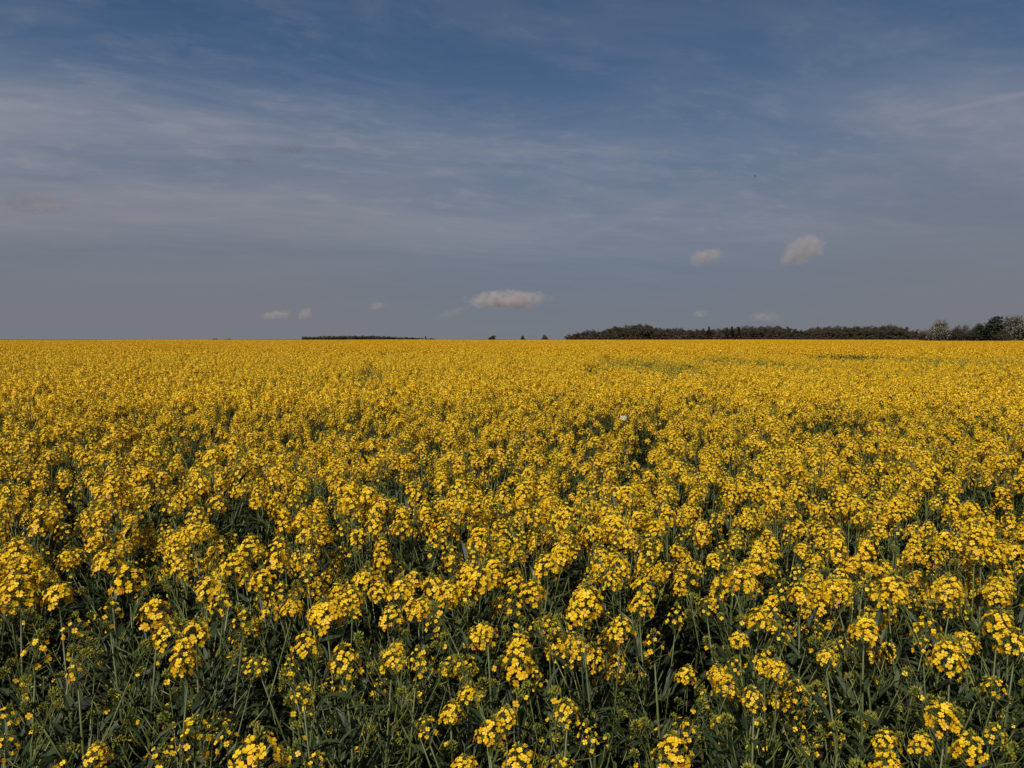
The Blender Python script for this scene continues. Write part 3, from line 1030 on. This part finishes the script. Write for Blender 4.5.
# ------------------------------------------------------------------ trees
def tree_parts(rng, style):
    """unit tree about 10 m high: trunk with limbs, and a crown of small faces"""
    tk = MB([M_BARK])
    mat = {'brown': M_BROWN, 'olive': M_OLIVE, 'conifer': M_CONIF, 'green': M_GREEN, 'blossom': M_BLOSS, 'shrub': M_BROWN}[style]
    cw = MB([mat])
    if style == 'conifer':
        tube(tk, [(0, 0, 0), (0.1, 0, 5), (0, 0, 9.8)], [0.2, 0.13, 0.03], 6)
        for i in range(2200):
            t = rng.random() ** 0.8
            z = 1.6 + 8.3 * t
            r = (1 - t) * 1.9 * (0.45 + 0.55 * ((z * 1.1) % 1.0)) * rng.uniform(0.3, 1.05)
            a = rng.uniform(0, 6.28)
            d = np.array((math.cos(a), math.sin(a), rng.uniform(-0.5, 0.15)))
            blade(cw, (math.cos(a) * r, math.sin(a) * r, z), d, (0, 0, 1), rng.uniform(0.3, 0.6), 0.22, rng, 0, rng.random(), 0.2, 1)
        return tk, cw
    bush = style in ('shrub', 'green', 'blossom')
    tips = []
    h0 = 1.0 if bush else rng.uniform(2.0, 3.0)
    nl = rng.randint(6, 8)
    if style == 'blossom':
        h0 = 1.3
    top = np.array((rng.uniform(-.3, .3), rng.uniform(-.3, .3), h0 + 3.6))
    tube(tk, [(0, 0, 0), (rng.uniform(-.1, .1), rng.uniform(-.1, .1), h0), top], [0.26, 0.20, 0.10], 7)
    for i in range(nl + 2):
        a = i * 2.4 + rng.uniform(-.4, .4)
        z0 = h0 + rng.uniform(-0.2, 2.4)
        el = rng.uniform(0.45, 1.25)
        L = rng.uniform(2.6, 4.6) * (0.6 if bush else 1)
        p0 = np.array((0, 0, z0))
        d = np.array((math.cos(a) * math.cos(el), math.sin(a) * math.cos(el), math.sin(el)))
        p1 = p0 + d * L * 0.5 + (0, 0, 0.15)
        p2 = p0 + d * L + (0, 0, 0.6)
        tube(tk, [p0, p1, p2], [0.10, 0.07, 0.025], 5)
        tips += [p1, p2]
        for k in range(4):
            a2 = a + rng.uniform(-1.1, 1.1)
            e2 = rng.uniform(0.1, 1.2)
            d2 = np.array((math.cos(a2) * math.cos(e2), math.sin(a2) * math.cos(e2), math.sin(e2)))
            q0 = p0 + (p2 - p0) * rng.uniform(0.4, 0.95)
            q1 = q0 + d2 * rng.uniform(1.0, 2.2) * (0.6 if bush else 1)
            tube(tk, [q0, q1], [0.04, 0.012], 3)
            tips.append(q1)
    tips.append(top + (0, 0, 1.2))
    if bush:
        tips = []
        for i in range(30):
            d = np.array([rng.gauss(0, 1) for _ in range(3)])
            d = d / np.linalg.norm(d) * rng.uniform(0.55, 1.0)
            tips.append(np.array((d[0] * 2.7, d[1] * 2.7, 2.2 + abs(d[2]) * rng.uniform(2.6, 3.9))))
        if style == 'green':
            tips += [np.array((1.6, 0.5, 5.6)), np.array((2.0, 0.6, 6.2)), np.array((0.5, -0.3, 6.0))]
    zmax = max(p[2] for p in tips)
    dense = {'brown': 85, 'olive': 95, 'green': 120, 'blossom': 170, 'shrub': 85}[style]
    fsz = {'brown': 0.17, 'olive': 0.18, 'green': 0.20, 'blossom': 0.12, 'shrub': 0.17}[style]
    for p in tips:
        cr_ = rng.uniform(0.7, 1.25) * (1.15 if style in ('green', 'shrub') else 1.0)
        base_t = rng.uniform(0.2, 0.8)
        for k in range(dense):
            d = np.array([rng.gauss(0, 1) for _ in range(3)])
            d = d / np.linalg.norm(d) * cr_ * rng.random() ** 0.45
            d[2] *= 0.8
            c = p + d
            if c[2] < 0.3:
                continue
            nn, u, w = frame_of([rng.gauss(0, 1) for _ in range(3)])
            s = fsz * rng.uniform(0.5, 1.3)
            s2 = s * (0.35 if style in ('brown', 'shrub') else 0.8)
            cw.add([c - u * s, c + w * s2, c + u * s, c - w * s2], [(0, 1, 2, 3)], 0, max(0, min(1, base_t + rng.uniform(-.4, .4))))
            if style in ('brown', 'shrub', 'blossom') and rng.random() < 0.2:   # fine twigs
                e = c + (c - p) * 0.5 + np.array((0, 0, 0.3))
                tube(tk, [p, e], [0.022, 0.008], 3)
    if style != 'conifer':          # skirts reach the ground
        for i in range(dense * (16 if bush else 20)):
            a = rng.uniform(0, 6.28)
            r = 2.8 * math.sqrt(rng.random())
            z = rng.uniform(0.1, 3.2)
            c = np.array((math.cos(a) * r, math.sin(a) * r, z))
            nn, u, w = frame_of([rng.gauss(0, 1) for _ in range(3)])
            s = fsz * rng.uniform(0.6, 1.3)
            cw.add([c - u * s, c + w * s * 0.6, c + u * s, c - w * s * 0.6], [(0, 1, 2, 3)], 0, rng.uniform(0, 0.5))
    return tk, cw


TREE_ME = {}
for style, n in (('brown', 4), ('olive', 4), ('conifer', 2), ('green', 2), ('blossom', 2), ('shrub', 3)):
    for k in range(n):
        t_, c_ = tree_parts(random.Random(500 + k * 7 + len(style)), style)
        zt = c_.verts()[:, 2].max()
        TREE_ME[(style, k)] = (t_.mesh('trunk', True), c_.mesh('crown'), zt)

TNAME = {'brown': 'bare_tree', 'olive': 'budding_tree', 'conifer': 'conifer', 'green': 'evergreen_bush', 'blossom': 'blossom_tree', 'shrub': 'hedge_shrub'}
tr = random.Random(77)


def tree(style, x, y, height, label, cat='tree', group=None, wide=1.0, k=None):
    n = {'brown': 4, 'olive': 4, 'conifer': 2, 'green': 2, 'blossom': 2, 'shrub': 3}[style]
    k = tr.randrange(n) if k is None else k
    tm, cm, zt = TREE_ME[(style, k)]
    s = height / zt
    root = empty(TNAME[style], (x, y, ground_z(math.hypot(x, y))), tr.uniform(0, 6.28))
    root.scale = (s * wide, s * wide, s)
    child('trunk', tm, root)
    child('crown', cm, root)
    tag(root, label, cat, group)
    return root


def tree_px(style, px, ptop, dist, label, wide=1.0, group=None, cat='tree', k=None):
    p = at_dist(px, ptop, dist)
    gz = ground_z(math.hypot(p.x, p.y))
    return tree(style, p.x, p.y, p.z - gz, label, cat, group, wide, k)


PROF = [(566, 337.5), (572, 335), (580, 332), (590, 330.5), (600, 331.2), (610, 328.5), (625, 327.3), (640, 325.2), (652, 326.8), (662, 329), (680, 329.3),
        (700, 330), (730, 329.5), (752, 326.2), (765, 329), (776, 326), (790, 329), (800, 330.3), (812, 328.6), (830, 326.8), (868, 327), (878, 327.5), (888, 325.4),
        (900, 327), (906, 331), (914, 330.2), (922, 333), (935, 331)]


def prof(px):
    for (a, b), (c, d) in zip(PROF, PROF[1:]):
        if a <= px <= c:
            return b + (d - b) * (px - a) / (c - a)
    return 331


WG = 'trees of the wood on the horizon'
px = 567.0
i = 0
while px < 936:
    t = prof(px) - 1.3
    st = 'olive' if tr.random() < 0.45 else 'brown'
    if 800 < px < 925 and tr.random() < 0.7: st = 'brown'
    lab = 'grey brown leafless tree within the long low wood on the horizon' if st == 'brown' else 'olive tree coming into leaf within the long low wood on the horizon'
    tree_px(st, px, t + tr.uniform(-0.6, 1.2), tr.uniform(440, 470), lab, tr.uniform(1.0, 1.4), WG)
    px += tr.uniform(3.2, 5.6)
    if i % 2 == 0:
        st = 'olive' if tr.random() < 0.6 else 'brown'
        lab = 'grey brown leafless tree within the long low wood on the horizon' if st == 'brown' else 'olive tree coming into leaf within the long low wood on the horizon'
        tree_px(st, px + 1, t + tr.uniform(2.0, 5.0) if t < 334 else t + 1, tr.uniform(425, 436), lab, 1.5, WG)
    i += 1
tree_px('olive', 641, 324.8, 438, 'tallest domed tree of the wood, near its left end', 1.3, WG)
tree_px('conifer', 709, 326.40000000000003, 422, 'small dark pointed conifer standing alone above the wood', 1.4, WG)
tree_px('conifer', 727, 327.2, 422, 'leftmost of three close dark conifers in the wood', 1.3, WG, k=0)
tree_px('conifer', 732, 326.2, 422, 'middle and tallest of three close dark conifers in the wood', 1.5, WG, k=1)
tree_px('conifer', 739, 327.0, 422, 'rightmost of three close dark conifers in the wood', 1.3, WG, k=0)
tree_px('brown', 754, 325.4, 439, 'rounded bare crown above the wood just right of the conifers', 1.4, WG)
tree_px('brown', 775, 325.6, 439, 'second rounded bare crown above the wood right of the conifers', 1.4, WG)

# the hedge row at the right edge, much nearer
tree_px('blossom', 940, 320.0, 215, 'small white blossoming tree at the right end of the wood', 1.0, k=0)
tree_px('shrub', 928, 329.5, 220, 'low brown hedge shrub left of the first white blossoming tree', 1.1, cat='shrub')
tree_px('shrub', 951, 329.0, 214, 'low brown hedge shrub right of the first white blossoming tree', 1.0, cat='shrub')
tree_px('shrub', 963, 324.5, 212, 'grey brown hedge bush midway between blossom tree and dark evergreen', 1.1, cat='shrub')
tree_px('shrub', 975, 326.0, 214, 'grey brown hedge bush touching the dark evergreen', 1.0, cat='shrub')
tree_px('green', 991, 315.5, 208, 'dense dark green evergreen bush, darkest of the hedge row', 1.45, cat='bush', k=0)
tree_px('green', 981, 323.0, 210, 'lower dark green bush leaning on the evergreen from the left', 0.9, cat='bush', k=1)
tree_px('blossom', 1018, 315.5, 205, 'broad pinkish white blossoming tree at the right edge', 1.0, k=1)
tree_px('shrub', 1004, 330.0, 204, 'low dark bush between evergreen and the edge blossom tree', 1.1, cat='shrub')
tree_px('blossom', 1036, 318.5, 203, 'white blossoming tree half out of the frame at the right', 1.0, k=0)
for j, px in enumerate((1052, 1068, 1084)):
    tree_px('shrub', px, 326, 200, 'hedge bush beyond the right edge', 1.2, cat='shrub', group='hedge bushes beyond the right edge')

# far wood on the left and lone trees
FG = 'trees of the distant wood on the left'
px = 306.0
while px < 404:
    u = (px - 306) / 98.0
    t = 338.2 - 2.9 * math.sin(math.pi * min(1, u * 0.78 + 0.14)) ** 0.8
    tree_px('brown' if tr.random() < 0.7 else 'olive', px, t + tr.uniform(-0.3, 0.5), tr.uniform(860, 900), 'tiny dark tree in the far strip of wood left of centre', 1.5, FG)
    px += tr.uniform(1.8, 2.8)
tree_px('brown', 303.5, 336.2, 880, 'lone dark tree just off the left end of the far strip of wood', 0.9)
for px in (404, 408, 411, 415, 418, 421, 429, 434):
    tree_px('brown', px, 336.6 + (px - 404) * 0.05, 900, 'faint low hedge tree trailing right of the far strip of wood', 1.5, group='hedge trees right of the far wood')
tree_px('conifer', 425.5, 336.2, 820, 'dark compact tree on the horizon right of the far strip of wood', 1.8)
tree_px('green', 492, 335.2, 800, 'leftmost of three lone trees on the horizon near the centre', 1.3)
tree_px('green', 523, 335.4, 790, 'middle and darkest of three lone trees on the horizon near the centre', 1.0)
tree_px('shrub', 545, 334.4, 800, 'rightmost and thinnest of three lone trees on the horizon near the centre', 0.9)
tree_px('olive', 215, 338.0, 900, 'first faint speck of tree on the left horizon', 1.4)
tree_px('olive', 228, 338.2, 900, 'second faint speck of tree on the left horizon', 1.4)

# ------------------------------------------------------------------ undergrowth under the wood
ug = MB([M_RED])
for i in range(14000):
    p = at_dist(tr.uniform(567, 1040), 339, tr.uniform(418, 434))
    h = tr.uniform(0.2, 4.2) * tr.uniform(0.5, 1)
    c = np.array((p.x, p.y, h))
    nn, u, w = frame_of([tr.gauss(0, 1) for _ in range(3)])
    s = tr.uniform(0.3, 0.8)
    ug.add([c - u * s, c + w * s * .6, c + u * s, c - w * s * .6], [(0, 1, 2, 3)], 0, tr.random())
    if i % 12 == 0:
        tube(ug, [(p.x, p.y, 0), (p.x + tr.uniform(-.3, .3), p.y, h + 0.6)], [0.05, 0.02], 3)
tag(link(bpy.data.objects.new('undergrowth', ug.mesh('undergrowth'))), 'rusty brown undergrowth along the foot of the wood', 'undergrowth', kind='stuff')


# ------------------------------------------------------------------ pale blossom and bird
def pale_flower():
    p = at_height(623.5, 419, 1.12)
    root = empty('pale_flower_plant', (p.x, p.y, 0))
    sb = MB([M_STEM])
    tube(sb, [(0, 0, 0), (0.01, 0, 0.6), (0, 0, 1.09)], [0.006, 0.004, 0.002], 5)
    child('stem', sb.mesh('stem'), root)
    m, qq, out = new_mat('pale_petal')
    pr = qq.node('ShaderNodeBsdfPrincipled')
    qq.put(pr.inputs['Base Color'], qq.ramp(qq.noise(qq.node('ShaderNodeNewGeometry').outputs['Position'], 120, 3), [(0.3, (0.42, 0.38, 0.26)), (0.7, (0.55, 0.50, 0.40))]))
    pr.inputs['Roughness'].default_value = 0.6
    m.node_tree.links.new(pr.outputs[0], out.inputs['Surface'])
    fb = MB([m])
    r_ = random.Random(3)
    for i in range(26):
        a = i * 2.4
        t = i / 26
        al = R(80 * t)
        nn = np.array((math.cos(a) * math.cos(al), math.sin(a) * math.cos(al), math.sin(al)))
        floret(fb, np.array((0, 0, 1.12)) + nn * 0.022, nn, 0.022, r_, 0, 0.5)
    child('flower_head', fb.mesh('flower_head'), root)
    lb = MB([M_LEAF])
    for i in range(8):
        a = i * 2.4
        blade(lb, (0, 0, 0.15 + i * 0.09), (math.cos(a), math.sin(a), 0.5), (0, 0, 1), 0.14, 0.04, r_, 0, 0.5, 1.0)
    child('foliage', lb.mesh('foliage'), root)
    tag(root, 'single creamy white flower head among yellow heads right of centre', 'plant')


pale_flower()


def bird():
    m, qq, out = new_mat('bird_plumage')
    pr = qq.node('ShaderNodeBsdfPrincipled')
    qq.put(pr.inputs['Base Color'], qq.ramp(qq.noise(None, 20, 2), [(0.3, (0.16, 0.16, 0.17)), (0.7, (0.25, 0.25, 0.26))]))
    m.node_tree.links.new(pr.outputs[0], out.inputs['Surface'])
    b = MB([m])
    prof_ = [(-0.17, 0.004), (-0.12, 0.022), (-0.05, 0.045), (0.03, 0.05), (0.09, 0.036), (0.12, 0.028), (0.15, 0.026), (0.175, 0.010), (0.20, 0.003)]
    tube(b, [(x, 0, 0.006 * math.sin(x * 9)) for x, r in prof_], [r for x, r in prof_], 8)
    b.add([(-0.10, -0.015, 0.01), (-0.10, 0.015, 0.01), (-0.24, 0.05, 0.0), (-0.24, -0.05, 0.0)], [(0, 1, 2, 3)])
    for s in (-1, 1):
        vs = []
        for yy, x0, x1, z in ((0.02, 0.09, -0.06, 0.02), (0.14, 0.12, -0.06, 0.09), (0.26, 0.08, -0.07, 0.12), (0.38, -0.02, -0.10, 0.10)):
            vs += [(x0, yy * s, z), ((x0 + x1) / 2, yy * s, z + 0.012), (x1, yy * s, z)]
        fs = []
        for i in range(3):
            a_ = i * 3
            fs += [(a_, a_ + 1, a_ + 4, a_ + 3), (a_ + 1, a_ + 2, a_ + 5, a_ + 4)]
        b.add(vs, fs)
    o = link(bpy.data.objects.new('bird', b.mesh('bird')))
    o.location = at_dist(755, 176.5, 170)
    o.rotation_euler = (R(20), 0, R(160))
    tag(o, 'tiny dark bird in flight high above the wood', 'bird')


bird()


# ------------------------------------------------------------------ small cumulus clouds
def cloud_mat(name, dens, col, seed, asp):
    m, qq, out = new_mat(name)
    tcn = qq.node('ShaderNodeTexCoord').outputs['Object']
    flat = tcn
    tcn = qq.v('MULTIPLY', flat, (asp, 1.5, 1.0))
    wv = qq.v('ADD', flat, qq.v('SCALE', qq.v('SUBTRACT', qq.noise(qq.v('ADD', tcn, (seed, 0, 0)), 1.7, 5, 0.6, out=1), (0.5, 0.5, 0.5)), s=1.25))
    r = qq.v('LENGTH', wv)
    fall = qq.mapr(r, 0.85, 0.35)
    nn = qq.mapr(qq.noise(qq.v('ADD', tcn, (seed * 2, 1, 0)), 1.9, 6, 0.58), 0.33, 0.62)
    d = qq.m('MULTIPLY', qq.m('MULTIPLY', fall, nn), dens)
    pv = qq.node('ShaderNodeVolumePrincipled')
    qq.put(pv.inputs['Color'], col)
    qq.put(pv.inputs['Density'], d)
    pv.inputs['Anisotropy'].default_value = 0.0
    m.node_tree.links.new(pv.outputs[0], out.inputs['Volume'])
    return m


def cloud(px, py, wpx, hpx, dist, dens, label, seed, tilt=0.0, col=(0.70, 0.63, 0.64)):
    """closed lumpy hull filled with vapour; dens is the optical depth across the middle"""
    p = at_dist(px, py, dist)
    hw = wpx / 2 * dist / FPX * 1.25
    hh2 = hpx / 2 * dist / FPX * 1.35
    import bmesh
    bm = bmesh.new()
    bmesh.ops.create_icosphere(bm, subdivisions=4, radius=1.0)
    for v in bm.verts:
        n = mnoise.fractal(v.co * 1.6 + Vector((seed, 0, 0)), 1.0, 2.0, 3)
        v.co *= 1.0 + 0.18 * n
        if v.co.z < -0.55:
            v.co.z = -0.55 + (v.co.z + 0.55) * 0.4
    me = bpy.data.meshes.new('cloud')
    bm.to_mesh(me)
    bm.free()
    o = link(bpy.data.objects.new('cloud', me))
    o.location = p
    o.scale = (hw, hw * 0.6, hh2)
    o.rotation_euler = (0, R(-tilt), 0)
    me.materials.append(cloud_mat('vapour', dens / (hw * 0.6), col, seed, min(3.0, wpx / hpx * 0.8)))
    tag(o, label, 'cloud', 'small low clouds')
    return o


cloud(508, 300, 84, 20, 5000, 3.2, 'brightest small flat cloud low over the centre of the field', 1.3, 0)
cloud(803, 250, 50, 27, 4200, 1.8, 'small slanting puff of cloud, highest on the right', 4.1, 22)
cloud(706, 257, 36, 18, 4500, 1.2, 'smaller fainter puff just left of the slanting cloud', 7.7, 12)
cloud(276, 315, 34, 9, 5500, 1.0, 'faint flat cloud left of its twin above the far left wood', 2.9, 5)
cloud(305, 314, 18, 12, 5500, 1.0, 'faint small cloud right of its twin above the far left wood', 3.6, 25)
cloud(377, 306, 18, 8, 5500, 0.7, 'very faint scrap of cloud midway between the twins and the bright cloud', 5.2, 10)
cloud(452, 313, 44, 9, 5600, 0.22, 'faint wisp of cloud trailing down left of the bright cloud', 6.4, 18)
cloud(765, 317, 34, 11, 5600, 0.5, 'faint low cloud just above the bare crowns of the wood', 8.4, 0)
cloud(700, 314, 20, 8, 5600, 0.5, 'faint low scrap of cloud above the lone conifer', 9.4, 0)
cloud(30, 203, 92, 24, 4000, 0.7, 'dull grey scrap of cloud near the left edge of the sky', 11.4, -6, (0.36, 0.38, 0.44))
cloud(45, 208, 34, 14, 4100, 0.8, 'pale puff below the dull grey scrap near the left edge', 12.4, 0)
cloud(290, 149, 44, 11, 4000, 0.9, 'small dull grey cloud high in the left half of the sky', 13.4, 4, (0.34, 0.37, 0.44))
cloud(243, 161, 38, 9, 4000, 0.8, 'smaller dull grey cloud left of and below its neighbour', 14.4, -8, (0.34, 0.37, 0.44))
